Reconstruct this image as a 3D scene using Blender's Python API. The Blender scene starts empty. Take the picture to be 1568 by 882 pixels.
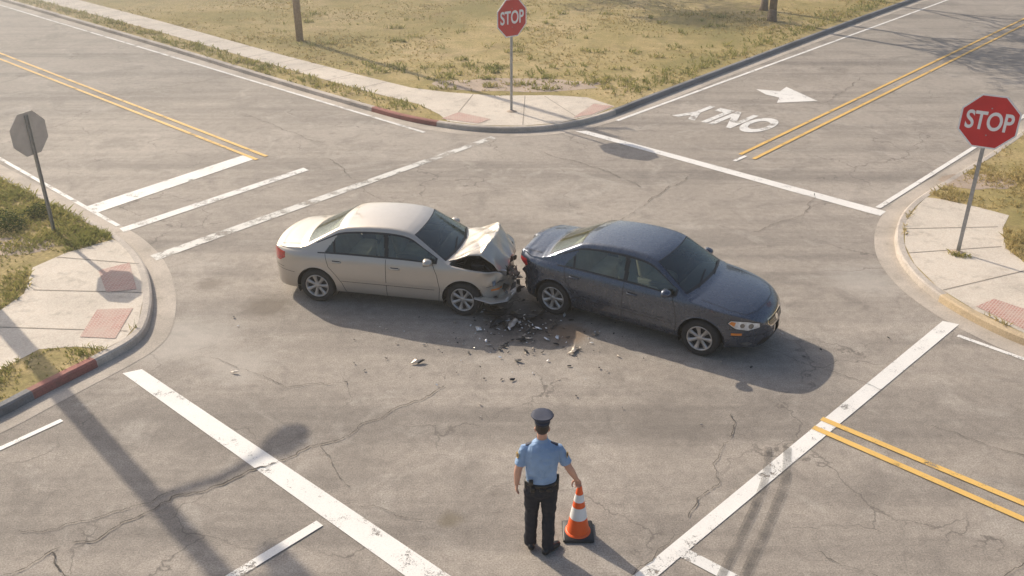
import bpy, bmesh, math, random
import numpy as np
from mathutils import Vector, Matrix, noise as mnoise
from mathutils.bvhtree import BVHTree
from mathutils.geometry import tessellate_polygon
random.seed(7); rng=np.random.default_rng(7)
SC=bpy.context.scene
COL=SC.collection

# ------------------------------------------------------------------ materials
def new_mat(name):
    m=bpy.data.materials.new(name); m.use_nodes=True
    nt=m.node_tree; b=nt.nodes['Principled BSDF']
    return m,nt,b
def pos(nt):
    return nt.nodes.new('ShaderNodeNewGeometry').outputs['Position']
def objc(nt):
    return nt.nodes.new('ShaderNodeTexCoord').outputs['Object']
def nz(nt,vec,scale,detail=4,rough=.55,dist=0.):
    n=nt.nodes.new('ShaderNodeTexNoise'); n.inputs['Scale'].default_value=scale
    n.inputs['Detail'].default_value=detail; n.inputs['Roughness'].default_value=rough
    n.inputs['Distortion'].default_value=dist
    nt.links.new(vec,n.inputs['Vector']); return n.outputs['Fac']
def ramp(nt,fac,stops):
    r=nt.nodes.new('ShaderNodeValToRGB'); e=r.color_ramp.elements
    while len(e)<len(stops): e.new(.5)
    for i,(p,c) in enumerate(stops):
        e[i].position=p; e[i].color=(c[0],c[1],c[2],1) if hasattr(c,'__len__') else (c,c,c,1)
    nt.links.new(fac,r.inputs['Fac']); return r.outputs['Color']
def mix(nt,fac,a,b,mode='MIX'):
    m=nt.nodes.new('ShaderNodeMix'); m.data_type='RGBA'; m.blend_type=mode
    for inp,v in ((m.inputs[0],fac),(m.inputs[6],a),(m.inputs[7],b)):
        if isinstance(v,(int,float)): inp.default_value=v if inp.type=='VALUE' else (v,v,v,1)
        elif isinstance(v,tuple): inp.default_value=(v[0],v[1],v[2],1)
        else: nt.links.new(v,inp)
    return m.outputs[2]
def bump(nt,b,h,strength=.3,dist=.01):
    n=nt.nodes.new('ShaderNodeBump'); n.inputs['Strength'].default_value=strength
    n.inputs['Distance'].default_value=dist
    nt.links.new(h,n.inputs['Height']); nt.links.new(n.outputs[0],b.inputs['Normal'])
def mapping(nt,vec,rot=0,scale=(1,1,1)):
    n=nt.nodes.new('ShaderNodeMapping'); n.inputs['Rotation'].default_value=(0,0,rot)
    n.inputs['Scale'].default_value=scale; nt.links.new(vec,n.inputs['Vector']); return n.outputs[0]
def simple(name,col,rough=.5,metal=0,var=.12,scale=6,coat=0,bmp=0,spec=None):
    m,nt,b=new_mat(name); p=objc(nt)
    n=nz(nt,p,scale,5)
    c=ramp(nt,n,[(.3,tuple(x*(1-var) for x in col)),(.7,tuple(min(1,x*(1+var)) for x in col))])
    nt.links.new(c,b.inputs['Base Color'])
    b.inputs['Roughness'].default_value=rough; b.inputs['Metallic'].default_value=metal
    b.inputs['Coat Weight'].default_value=coat; b.inputs['Coat Roughness'].default_value=.06
    if spec is not None: b.inputs['Specular IOR Level'].default_value=spec
    if bmp: bump(nt,b,nz(nt,p,scale*8,3),bmp,.004)
    return m

NE=math.radians(48.3)   # heading of the NE-SW road in plan
def asphalt_mat():
    m,nt,b=new_mat('asphalt'); p=pos(nt)
    big=nz(nt,p,.16,5,.6); mid=nz(nt,p,.9,6,.65,.6); fine=nz(nt,p,48,4,.75); sp=nz(nt,p,90,2,.8); med=nz(nt,p,7,6,.7)
    c=ramp(nt,big,[(.3,(.300,.258,.216)),(.5,(.350,.303,.255)),(.72,(.405,.352,.298))])
    c=mix(nt,ramp(nt,mid,[(.34,.65),(.50,0.0)]),c,(.225,.195,.166))
    for a in (NE,NE-math.pi/2):
        v=mapping(nt,p,-a,(.05,1.0,1)); s=nz(nt,v,.9,6,.65)
        c=mix(nt,ramp(nt,s,[(.50,0.0),(.66,.6)]),c,(.195,.170,.146))
    w=nz(nt,p,.55,5,.6,2.2); c=mix(nt,ramp(nt,w,[(.55,0.),(.68,.38)]),c,(.48,.43,.37))
    w=nz(nt,p,.75,6,.7,3.0); c=mix(nt,ramp(nt,w,[(.58,0.),(.70,.42)]),c,(.17,.148,.128))
    o=nz(nt,p,1.7,3,.6); c=mix(nt,ramp(nt,o,[(.67,0.),(.77,.5)]),c,(.12,.10,.082))
    c=mix(nt,.6,c,ramp(nt,med,[(.3,.36),(.7,.64)]),'OVERLAY')
    c=mix(nt,.85,c,ramp(nt,fine,[(.3,.24),(.7,.79)]),'OVERLAY')
    c=mix(nt,ramp(nt,sp,[(.60,0.),(.70,.55)]),c,(.56,.51,.45))
    c=mix(nt,ramp(nt,sp,[(.30,.65),(.40,.0)]),c,(.11,.10,.088))
    for cx,cy,r,a,col in ((.30,13.75,1.2,.85,(.06,.048,.04)),(-4.3,14.35,.65,.6,(.12,.095,.07)),(-5.6,15.2,.40,.5,(.12,.095,.07)),(.95,13.35,.5,.55,(.22,.13,.065)),
                          (-5.4,13.2,1.2,.45,(.53,.48,.42)),(-4.3,12.4,.8,.35,(.53,.48,.42)),(-.75,8.75,.22,.5,(.15,.12,.07)),(6.6,15.4,1.0,.35,(.50,.46,.41)),(3.2,15.2,.5,.3,(.12,.10,.08)),
                          (2.2,10.6,1.1,.30,(.15,.13,.11)),(4.6,12.2,.8,.30,(.15,.13,.11)),(-2.2,9.9,.7,.22,(.15,.13,.11))):
        dn=nt.nodes.new('ShaderNodeVectorMath'); dn.operation='DISTANCE'; dn.inputs[1].default_value=(cx,cy,0); nt.links.new(p,dn.inputs[0])
        ad=nt.nodes.new('ShaderNodeMath'); ad.operation='MULTIPLY_ADD'; ad.inputs[1].default_value=-1.1*r; nt.links.new(nz(nt,p,2.6/max(r,.5),6,.7),ad.inputs[0]); nt.links.new(dn.outputs['Value'],ad.inputs[2])
        dv=nt.nodes.new('ShaderNodeMath'); dv.operation='MULTIPLY_ADD'; dv.inputs[1].default_value=1/r; dv.inputs[2].default_value=.5; nt.links.new(ad.outputs[0],dv.inputs[0])
        c=mix(nt,ramp(nt,dv.outputs[0],[(.25,a),(.85,0.)]),c,col)
    vo=nt.nodes.new('ShaderNodeTexVoronoi'); vo.feature='DISTANCE_TO_EDGE'; vo.inputs['Scale'].default_value=.42
    dv=nt.nodes.new('ShaderNodeVectorMath'); dv.operation='ADD'
    dn=nt.nodes.new('ShaderNodeTexNoise'); dn.inputs['Scale'].default_value=1.6; dn.inputs['Detail'].default_value=6
    nt.links.new(p,dn.inputs['Vector']); nt.links.new(p,dv.inputs[0]); nt.links.new(dn.outputs['Color'],dv.inputs[1])
    nt.links.new(dv.outputs[0],vo.inputs['Vector'])
    cr=ramp(nt,vo.outputs['Distance'],[(.0,1.),(.008,0.)])
    msk=ramp(nt,nz(nt,p,.33,3),[(.49,0.),(.57,.7)])
    cm=mix(nt,1.,cr,msk,'MULTIPLY'); c=mix(nt,cm,c,(.09,.078,.068))
    nt.links.new(c,b.inputs['Base Color']); b.inputs['Roughness'].default_value=.86
    b.inputs['Specular IOR Level'].default_value=.35
    bump(nt,b,mix(nt,.5,fine,sp),.5,.007)
    return m
def paint_line_mat(name,col,wear=.5,amax=1.,soft=.035):
    m,nt,b=new_mat(name); p=pos(nt)
    n=nz(nt,p,2.2,8,.75); f=nz(nt,p,60,3,.8)
    c=mix(nt,ramp(nt,nz(nt,p,1.1,5),[(.35,0.),(.7,.35)]),col,tuple(x*.66 for x in col))
    c=mix(nt,ramp(nt,f,[(.4,.0),(.7,.25)]),c,(.36,.33,.29))
    nt.links.new(c,b.inputs['Base Color']); b.inputs['Roughness'].default_value=.7
    tr=nt.nodes.new('ShaderNodeBsdfTransparent'); mx=nt.nodes.new('ShaderNodeMixShader')
    a=mix(nt,.34,n,f)
    fac=ramp(nt,a,[(wear,1-amax),(wear+soft,1.)])
    out=nt.nodes['Material Output']
    nt.links.new(fac,mx.inputs[0]); nt.links.new(b.outputs[0],mx.inputs[1]); nt.links.new(tr.outputs[0],mx.inputs[2])
    nt.links.new(mx.outputs[0],out.inputs[0]); return m
def concrete_mat(name,col,dark=.6):
    m,nt,b=new_mat(name); p=pos(nt)
    c=ramp(nt,nz(nt,p,.8,6,.65),[(.3,tuple(x*dark for x in col)),(.6,col)])
    c=mix(nt,.6,c,ramp(nt,nz(nt,p,40,3,.7),[(.3,.32),(.7,.68)]),'OVERLAY')
    s=nz(nt,p,3.1,6,.7); c=mix(nt,ramp(nt,s,[(.54,0.),(.72,.45)]),c,(.20,.16,.12))
    nt.links.new(c,b.inputs['Base Color']); b.inputs['Roughness'].default_value=.88
    bump(nt,b,nz(nt,p,60,3),.3,.005); return m
def grass_ground_mat():
    m,nt,b=new_mat('dry_grass_ground'); p=pos(nt)
    c=ramp(nt,nz(nt,p,.20,6,.65),[(.33,(.29,.25,.10)),(.46,(.43,.335,.145)),(.60,(.56,.43,.225)),(.75,(.46,.345,.20))])
    c=mix(nt,ramp(nt,nz(nt,p,1.3,6,.7),[(.38,.55),(.53,0.)]),c,(.24,.215,.08))
    c=mix(nt,ramp(nt,nz(nt,p,.6,6,.75,.8),[(.54,.0),(.66,.5)]),c,(.30,.21,.12))
    c=mix(nt,ramp(nt,nz(nt,p,14,5,.75),[(.40,.55),(.58,0.)]),c,(.20,.155,.075))
    nt.links.new(c,b.inputs['Base Color']); b.inputs['Roughness'].default_value=1
    b.inputs['Specular IOR Level'].default_value=.1
    bump(nt,b,nz(nt,p,22,5,.7),.5,.03); return m
def blade_mat(name,c1,c2,c3,trans=.0):
    m,nt,b=new_mat(name)
    g=nt.nodes.new('ShaderNodeNewGeometry')
    c=ramp(nt,g.outputs['Random Per Island'],[(0,c1),(.5,c2),(1,c3)])
    n=nz(nt,g.outputs['Position'],.5,4); c=mix(nt,ramp(nt,n,[(.42,.0),(.64,.6)]),c,c3)
    nt.links.new(c,b.inputs['Base Color']); b.inputs['Roughness'].default_value=.8
    b.inputs['Specular IOR Level'].default_value=.15
    if trans:
        t=nt.nodes.new('ShaderNodeBsdfTranslucent'); nt.links.new(c,t.inputs[0]); mx=nt.nodes.new('ShaderNodeMixShader'); mx.inputs[0].default_value=trans
        nt.links.new(b.outputs[0],mx.inputs[1]); nt.links.new(t.outputs[0],mx.inputs[2]); nt.links.new(mx.outputs[0],nt.nodes['Material Output'].inputs[0])
    return m
def brick_mat():
    m,nt,b=new_mat('ramp_brick'); p=pos(nt); v=mapping(nt,p,-NE,(1,1,1))
    br=nt.nodes.new('ShaderNodeTexBrick'); br.inputs['Scale'].default_value=5.5
    br.inputs['Color1'].default_value=(.50,.25,.20,1); br.inputs['Color2'].default_value=(.40,.19,.155,1)
    br.inputs['Mortar'].default_value=(.58,.47,.40,1); br.inputs['Mortar Size'].default_value=.035
    nt.links.new(v,br.inputs['Vector'])
    c=mix(nt,ramp(nt,nz(nt,p,2.5,5,.7),[(.40,0.),(.65,.65)]),br.outputs['Color'],(.54,.44,.36))
    nt.links.new(c,b.inputs['Base Color']); b.inputs['Roughness'].default_value=.85; return m

M={}
M['asphalt']=asphalt_mat()
M['white_line']=paint_line_mat('white_road_paint',(.88,.84,.78),.562)
M['white_worn']=paint_line_mat('white_road_paint_worn',(.82,.79,.74),.530)
M['white_faded']=paint_line_mat('white_road_paint_faded',(.74,.71,.65),.512)
M['yellow_line']=paint_line_mat('yellow_road_paint',(.82,.50,.12),.555)
M['concrete']=concrete_mat('sidewalk_concrete',(.66,.575,.475),.80)
M['gutter']=concrete_mat('gutter_concrete',(.52,.45,.375),.66)
M['kerb']=concrete_mat('kerb_concrete',(.55,.48,.41),.65)
M['kerb_red']=concrete_mat('kerb_red_paint',(.38,.15,.12),.6)
M['kerb_dark']=concrete_mat('kerb_weathered',(.24,.235,.235),.6)
M['kerb_yellow']=concrete_mat('kerb_yellow_paint',(.60,.46,.29),.8)
M['ground']=grass_ground_mat()
M['soil']=concrete_mat('bare_soil',(.47,.36,.27),.7)
M['brick']=brick_mat()
M['crack']=simple('crack_dark',(.085,.073,.062),1)  # plain dark tone for the road crack ribbons
M['joint']=simple('joint_dark',(.30,.25,.20),1)
M['skid']=paint_line_mat('tyre_rubber_marks',(.07,.064,.06),.40,.55,.25)
M['blade']=blade_mat('grass_blades',(.56,.46,.19),(.40,.36,.13),(.25,.27,.08),.3)
M['blade_dry']=blade_mat('dry_blades',(.68,.54,.28),(.58,.45,.21),(.40,.34,.14),.3)
M['leaf']=blade_mat('tree_leaves',(.09,.12,.03),(.06,.095,.02),(.04,.07,.018),.25)
M['bark']=simple('bark',(.20,.145,.10),.95,bmp=.6,scale=12,var=.3)
M['wood_pole']=simple('weathered_wood',(.27,.20,.15),.9,bmp=.5,scale=14,var=.25)
M['galv']=simple('galvanised_steel',(.38,.38,.38),.45,.6,var=.15,scale=20)
M['sign_red']=simple('sign_red',(.60,.018,.022),.38,var=.08,scale=3)
M['sign_white']=simple('sign_white',(.85,.83,.81),.4,var=.04)
M['sign_back']=simple('sign_back_aluminium',(.50,.45,.40),.55,.2,var=.12,scale=5)

# ------------------------------------------------------------------ mesh helpers
def mk(name,verts,faces,mats,parent=None,smooth=False,mi=None):
    me=bpy.data.meshes.new(name); me.from_pydata([tuple(v) for v in verts],[],[tuple(f) for f in faces])
    for m in (mats if isinstance(mats,(list,tuple)) else [mats]): me.materials.append(m)
    if mi is not None: me.polygons.foreach_set('material_index',list(mi))
    if smooth: me.polygons.foreach_set('use_smooth',[True]*len(me.polygons))
    me.validate(); me.update()
    o=bpy.data.objects.new(name,me); COL.objects.link(o)
    if parent: o.parent=parent
    return o
def empty(name,loc=(0,0,0),rot=0):
    e=bpy.data.objects.new(name,None); e.location=loc; e.rotation_euler=(0,0,rot); COL.objects.link(e); return e
class Buf:
    def __init__(s): s.v=[];s.f=[];s.m=[]
    def add(s,v,f,m=0):
        o=len(s.v); s.v+= [tuple(x) for x in v]; s.f+=[tuple(i+o for i in q) for q in f]; s.m+=[m]*len(f)
    def obj(s,name,mats,parent=None,smooth=False): return mk(name,s.v,s.f,mats,parent,smooth,s.m)
def poly_up(pts,z):
    v=[Vector((x,y,z)) for x,y in pts]; t=tessellate_polygon([v]); f=[]
    for a,b,c in t:
        n=(v[b]-v[a]).cross(v[c]-v[a]).z
        f.append((a,b,c) if n>0 else (a,c,b))
    return v,f
def chaikin(pts,n=2):
    for _ in range(n):
        q=[pts[0]]
        for a,b in zip(pts,pts[1:]):
            q.append((a[0]*.75+b[0]*.25,a[1]*.75+b[1]*.25)); q.append((a[0]*.25+b[0]*.75,a[1]*.25+b[1]*.75))
        q.append(pts[-1]); pts=q
    return pts
def offs(pts,d):
    out=[]; n=len(pts)
    for i in range(n):
        a=Vector(pts[max(0,i-1)]); b=Vector(pts[min(n-1,i+1)]); t=(b-a).normalized()
        out.append((pts[i][0]-t.y*d,pts[i][1]+t.x*d))
    return out
def ribbon(buf,pts,w,z,m=0,jit=0,taper=False):
    n=len(pts); v=[]
    for i in range(n):
        a=Vector(pts[max(0,i-1)]); b=Vector(pts[min(n-1,i+1)]); t=(b-a).normalized()
        ww=w*(1+jit*(random.random()*2-1))/2
        if taper: ww*=max(.15,math.sin(math.pi*(i+.3)/n))
        v+=[(pts[i][0]+t.y*ww,pts[i][1]-t.x*ww,z),(pts[i][0]-t.y*ww,pts[i][1]+t.x*ww,z)]
    buf.add(v,[(2*i,2*i+2,2*i+3,2*i+1) for i in range(n-1)],m)
def quad(buf,p,z,m=0):
    v,f=poly_up(p,z); buf.add(v,f,m)
def frame(d):
    d=Vector(d).normalized(); a=Vector((0,0,1)) if abs(d.z)<.9 else Vector((0,1,0))
    x=a.cross(d).normalized(); return x,d.cross(x).normalized(),d
def tube(buf,path,rad,n=12,m=0,cap=True,fx=None):
    """closed tapered tube along a path; rad entries r or (rx,ry)"""
    path=[Vector(p) for p in path]; k=len(path); v=[]; base=None
    for i in range(k):
        d=(path[min(k-1,i+1)]-path[max(0,i-1)])
        if fx is not None:
            x=Vector(fx); dd=d.normalized(); x=(x-dd*x.dot(dd)).normalized(); y=dd.cross(x)
        else:
            if base is None: x,y,_=frame(d)
            else:
                dd=d.normalized(); x=(base-dd*base.dot(dd)).normalized(); y=dd.cross(x)
            base=x
        r=rad[i] if i<len(rad) else rad[-1]; rx,ry=r if hasattr(r,'__len__') else (r,r)
        for j in range(n):
            a=2*math.pi*j/n; v.append(path[i]+x*(math.cos(a)*rx)+y*(math.sin(a)*ry))
    f=[(i*n+j,i*n+(j+1)%n,(i+1)*n+(j+1)%n,(i+1)*n+j) for i in range(k-1) for j in range(n)]
    if cap: f+=[tuple(range(n-1,-1,-1)),tuple((k-1)*n+j for j in range(n))]
    buf.add(v,f,m)
def box(buf,c,s,m=0,rot=None,bev=.0):
    x,y,z=[q/2 for q in s]; b=min(bev,x*.9,y*.9,z*.9)
    R=rot if rot is not None else Matrix.Identity(3); c=Vector(c)
    if b<=0:
        v=[Vector((i*x,j*y,k*z)) for i in(-1,1) for j in(-1,1) for k in(-1,1)]
        f=[(0,1,3,2),(4,6,7,5),(0,4,5,1),(2,3,7,6),(0,2,6,4),(1,5,7,3)]
    else:
        v=[];f=[]
        levels=[(-z,b),(-z+b,0),(z-b,0),(z,b)]
        for zz,ins in levels:
            X=x-ins;Y=y-ins;r=max(b*.999-ins*.3,.001)
            v+=[Vector(q+(zz,)) for q in [(X-r,-Y),(X,-Y+r),(X,Y-r),(X-r,Y),(-X+r,Y),(-X,Y-r),(-X,-Y+r),(-X+r,-Y)]]
        for l in range(3):
            f+=[(l*8+j,l*8+(j+1)%8,l*8+8+(j+1)%8,l*8+8+j) for j in range(8)]
        f+=[tuple(range(7,-1,-1)),tuple(range(24,32))]
    buf.add([c+R@q for q in v],f,m)
def lathe(buf,prof,center,axis,n=32,m=0):
    x,y,d=frame(axis); c=Vector(center); k=len(prof)
    v=[c+d*h+x*(r*math.cos(2*math.pi*j/n))+y*(r*math.sin(2*math.pi*j/n)) for r,h in prof for j in range(n)]
    buf.add(v,[(i*n+j,i*n+(j+1)%n,(i+1)*n+(j+1)%n,(i+1)*n+j) for i in range(k-1) for j in range(n)],m)

# ------------------------------------------------------------------ ground, blocks, kerbs
mk('ground',[(-1500,-1500,-.06),(1500,-1500,-.06),(1500,1500,-.06),(-1500,1500,-.06)],[(0,1,2,3)],M['ground'])
mk('road',[(-220,-220,0),(220,-220,0),(220,220,0),(-220,220,0)],[(0,1,2,3)],M['asphalt'])
Nk=[(-80,96.8),(-40,59.9),(-13.3,35.3),(-7.5,29.7),(-4.3,26.75),(-3.1,25.7),(-1.9,25.0),(-.8,24.6),(.3,24.55),(1.4,24.85),(2.5,25.7),(3.3,26.6),(4.0,27.5),(10.2,34.9),(19.4,45.8),(63,95)]
Wk=[(-90,92.2),(-40,46.1),(-12.3,20.9),(-10.4,19.3),(-8.7,17.85),(-7.8,17.0),(-7.0,15.9),(-6.4,14.6),(-6.1,13.5),(-6.1,13.0),(-6.35,12.5),(-7.0,11.5),(-7.4,10.8),(-8.2,9.9),(-48,-34)]
Ek=[(60,76),(13.91,24.15),(9.76,20.02),(8.73,18.91),(8.08,17.87),(7.62,16.69),(7.47,15.78),(7.51,14.81),(7.8,13.87),(8.32,12.93),(9.1,12.2),(60,-35)]
Sk=[(50,-41),(3.3,3.4),(2.2,4.2),(1.1,4.5),(0,4.2),(-.8,3.4),(-40,-40)]
blocks={
 'n':(Nk,1,[(63,215),(-80,215)]),
 'w':(Wk,-1,[(-200,-34),(-200,92.2)]),
 'e':(Ek,1,[(200,-35),(200,76)]),
 's':(Sk,1,[(-40,-200),(50,-200)])}
def kerbmat(key,x,y):
    if key=='n':
        if x>3.0 : return 2
        if -4.2<x<-2.2: return 1
        if x>1.6: return 0
    if key=='w':
        if y<12.35 and y>11.4: return 1
        if y<=11.4: return 2
    if key=='e':
        if y<14.6: return 3
    return 0
inner={}
gb=Buf(); kb=Buf(); gut=Buf()
for key,(k,side_,close) in blocks.items():
    p=chaikin(k,3)
    cx=sum(q[0] for q in close)/2; cy=sum(q[1] for q in close)/2
    mid=p[len(p)//2]; o1=offs(p,.2)[len(p)//2]
    s=1 if (Vector(o1)-Vector((cx,cy))).length<(Vector(mid)-Vector((cx,cy))).length else -1
    i1=offs(p,s*.02); i2=offs(p,s*.16); g=offs(p,-s*.38); inner[key]=i2
    n=len(p); v=[]
    for a,b,c in zip(p,i1,i2): v+=[(a[0],a[1],-.02),(a[0]*.3+b[0]*.7,a[1]*.3+b[1]*.7,.115),(b[0]*.8+c[0]*.2,b[1]*.8+c[1]*.2,.136),(c[0],c[1],.136),(c[0],c[1],.10)]
    for i in range(n-1):
        fs=[(5*i+q,5*i+5+q,5*i+6+q,5*i+1+q) if s<0 else (5*i+q,5*i+1+q,5*i+6+q,5*i+5+q) for q in range(4)]
        o=len(kb.v)
        mm=kerbmat(key,*p[i])
        kb.f+=[tuple(x+o for x in q) for q in fs]; kb.m+=[mm]*4
    kb.v+=v
    v=[];
    for a,b in zip(p,g): v+=[(a[0],a[1],.004),(b[0],b[1],.004)]
    gut.add(v,[(2*i,2*i+1,2*i+3,2*i+2) if s>0 else (2*i,2*i+2,2*i+3,2*i+1) for i in range(n-1)])
    vv,ff=poly_up(i2+close,.13); gb.add(vv,ff)
kb.obj('kerb',[M['kerb'],M['kerb_red'],M['kerb_dark'],M['kerb_yellow']],smooth=False)
gut.obj('gutter',M['gutter']); gb.obj('grass_verge',M['ground'])

Nw=[(-80,100.3),(-24.4,48.7),(-15.2,40.2),(-8.4,33.6),(-4.8,30.3),(-3.2,28.9),(-2.0,28.35),(-.5,27.95),(1.2,28.0),(2.3,27.75),(3.05,26.75),(2.35,25.83),(1.3,25.05),(.3,24.78),(-.8,24.82),(-1.8,25.2),(-2.1,25.9),(-2.8,27.0),(-4.6,28.5),(-8,31.7),(-14.1,37.6),(-24.4,46.9),(-80,98.4)]
Ww=[(-8.05,16.95),(-8.72,16.29),(-9.05,15.64),(-8.7,14.56),(-8.9,13.4),(-12.5,9.3),(-40,-21),(-38.5,-22.2),(-11,8.2),(-7.9,11.9),(-7.54,12.62),(-6.99,12.7),(-6.5,12.62),(-6.3,12.95),(-6.28,13.5),(-6.57,14.6),(-7.17,15.9),(-7.9,16.85)]
Ew=[(8.95,18.85),(9.3,19.3),(9.57,19.19),(10.21,18.68),(10.64,18.23),(10.16,17.52),(9.75,16.53),(9.8,15.69),(10.8,14.4),(40,-13.5),(38.8,-14.8),(9.7,12.2),(9.1,12.55),(8.45,13.1),(7.98,13.92),(7.7,14.81),(7.66,15.78),(7.82,16.69),(8.27,17.85)]
sw=Buf()
for pl in (Nw,Ww,Ew): quad(sw,pl,.1345)
sw.obj('sidewalk',M['concrete'])
jb=Buf()
d=Vector((-.735,.678)); nn=Vector((.678,.735))
for i in range(26):
    c=Vector((-3.6,27.8))+d*(1.6*i)
    if i<1: continue
    ribbon(jb,[tuple(c-nn*.55),tuple(c+nn*1.05)],.03,.1385)
for a,b in [((-1.7,25.3),(-1.2,28.1)),((.3,24.85),(.4,27.9)),((1.9,25.5),(1.0,27.9)),((-6.6,14.6),(-8.6,14.7)),((-6.35,13.2),(-8.8,13.35)),((-7.1,15.8),(-8.8,16.1)),((-8.0,12.0),(-9.3,12.9)),((7.75,16.3),(9.7,16.6)),((7.75,14.7),(9.85,15.6)),((8.1,17.5),(10.1,17.6)),((9.0,12.9),(10.4,14.6)),((10.5,11.6),(11.9,13.2))]:
    ribbon(jb,[a,b],.025,.1385)
jb.obj('sidewalk_joints',M['joint'])
rb=Buf()
for q in ([(-2.0,25.45),(-1.55,26.1),(-.6,25.4),(-.95,24.98)],[(1.75,25.55),(2.45,27.0),(3.0,26.75),(2.3,25.85)],
          [(-7.75,15.5),(-7.3,15.85),(-6.75,14.72),(-7.25,14.6)],[(-7.15,13.95),(-6.55,14.0),(-6.45,12.95),(-7.05,13.0)],
          [(8.05,14.06),(8.5,14.35),(9.4,13.35),(8.95,12.8),(8.5,13.2)]):
    quad(rb,q,.142)
rb.obj('curb_ramp',M['brick'])
sb=Buf()
for cx,cy,rx,ry in ((.2,29.3,2.6,.9),(-9.9,16.6,.8,.45),(10.9,20.3,.9,.5)):
    q=[(cx+rx*math.cos(a)*(1+.25*mnoise.noise(Vector((a*2,cx,0)))),cy+ry*math.sin(a)*(1+.35*mnoise.noise(Vector((0,a*2,cy))))) for a in np.linspace(0,6.28,40)[:-1]]
    quad(sb,q,.1342)
sb.obj('bare_soil_patch',M['soil'])

# ------------------------------------------------------------------ road markings
wb=Buf(); Z0=.008; Z1=.011
def ext(a,b,t): return (b[0]+(b[0]-a[0])*t,b[1]+(b[1]-a[1])*t)
quad(wb,[(-9.52,19.0),(-6.92,22.61),(-6.52,22.35),(-9.08,18.7)],Z0,0)
quad(wb,[(-8.27,17.82),(-5.17,21.65),(-5.0,21.46),(-8.1,17.61)],Z0,1)
quad(wb,[(-7.14,16.45),(-.57,24.22),(-.43,24.04),(-6.94,16.23)],Z0,2)
ribbon(wb,[(-60,65.4),(-13.05,22.35),(-8.34,17.95)],.10,Z1,1)
ribbon(wb,[(-80,95.6),(-24.12,44.6),(-2.42,24.57)],.11,Z0,1)
quad(wb,[(1.74,24.69),(2.07,24.72),(8.23,18.77),(8.0,18.5)],Z0,0)
ribbon(wb,[(3.02,25.7),(21.1,46.0),(60,90)],.12,Z0,0)
ribbon(wb,[(8.12,18.98),(14.94,26.16),(55,69)],.12,Z1,0)
ribbon(wb,[(5.62,22.15),(6.0,22.55)],.10,Z1,0)
quad(wb,[(-6.04,12.10),(-5.78,12.22),(-.75,7.85),(.3,6.95),(-.2,6.95),(-1.15,7.75)],Z0,0)
quad(wb,[(1.52,7.95),(7.38,13.78),(7.61,13.66),(1.95,8.1),(.8,6.95),(.5,6.95)],Z0,0)
ribbon(wb,[(1.95,8.22),(5.5,5.2)],.17,Z1,1)
ribbon(wb,[(-2.34,8.68),(-6.5,4.2)],.13,Z1,0)
ribbon(wb,[(-20,-4.5),(-6.98,10.18),(-6.43,10.85)],.09,Z0,0)
ribbon(wb,[(7.42,13.28),(8.15,12.53),(30,-7.5)],.09,Z0,0)
quad(wb,[(7.85,29.2),(8.55,28.95),(8.9,29.5),(9.4,27.8),(8.1,27.6),(8.33,28.2),(8.0,28.55)],Z0,0)
wb.obj('white_road_marking',[M['white_line'],M['white_worn'],M['white_faded']])
yb=Buf()
for a,b in (((5.88,22.66),(22.42,41.18)),((6.14,22.30),(21.9,40.0)),((-6.29,22.51),(-19.03,34.38)),((-6.47,22.25),(-18.9,33.75)),((4.43,10.88),(6.41,9.04)),((4.25,10.67),(6.25,8.76))):
    ribbon(yb,[a,b,ext(a,b,2.2)],.105,Z1+.003)
yb.obj('yellow_road_marking',M['yellow_line'])
cb=Buf()
def crack(pts,w=.02,j=.06):
    out=[]
    for a,b in zip(pts,pts[1:]):
        L=math.dist(a,b); k=max(2,int(L/.05))
        for i in range(k):
            t=i/k; x=a[0]+(b[0]-a[0])*t; y=a[1]+(b[1]-a[1])*t
            q=mnoise.noise_vector(Vector((x*2.1,y*2.1,3)))*j*2.0+mnoise.noise_vector(Vector((x*9,y*9,7)))*j*.8+mnoise.noise_vector(Vector((x*26,y*26,7)))*j*.25
            out.append((x+q.x,y+q.y))
    i=0
    while i<len(out)-2:
        k=random.randint(8,26); seg=out[i:i+k+1]
        if len(seg)>2: ribbon(cb,seg,w*random.uniform(.5,1.2),.0165,0,.7)
        i+=k+(random.randint(0,4) if random.random()<.5 else 0)
crack([(-6.2,7.4),(-5.4,8.1),(-4.5,8.9),(-3.3,9.8),(-2.1,10.7),(-.9,11.8)],.015)
crack([(-5.3,8.15),(-4.6,7.2)],.013); crack([(-5.9,8.5),(-5.0,8.8),(-4.2,9.3)],.010); crack([(-2.6,10.3),(-2.1,9.2)],.010)
crack([(1.9,17.5),(3.2,19.6),(4.4,21.2)],.012); crack([(-4.6,22.3),(-3.3,19.9),(-1.9,18.4)],.011)
crack([(3.6,8.2),(4.4,7.6)],.010); crack([(5.9,10.7),(7.5,9.6)],.010); crack([(-1.9,9.0),(-1.0,8.7)],.009)
crack([(.7,22.9),(2.3,21.4),(3.1,20.2)],.012); crack([(4.0,13.0),(5.6,11.6)],.009); crack([(-8,26.5),(-5,23.5)],.013)
crack([(1.1,7.4),(2.6,9.4),(3.2,11.2)],.009); crack([(-4.9,12.6),(-3.4,11.7),(-2.4,11.9)],.008); crack([(5.0,17.6),(6.4,18.6),(7.0,19.9)],.011)
crack([(6.6,8.6),(5.3,7.6)],.009); crack([(9.5,27.5),(12.0,31.0)],.013); crack([(-13,28),(-9,31.2)],.013)
cb.obj('road_cracks',M['crack'])
kbuf=Buf()
for dx,w in ((0,.10),(.26,.11)):
    ribbon(kbuf,chaikin([(2.0+dx,7.1),(2.45+dx,7.95),(2.9+dx,8.75),(3.3+dx,9.5),(3.5+dx,10.2)],3),w,.0195)
kbuf.obj('tyre_marks',M['skid'])
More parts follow.
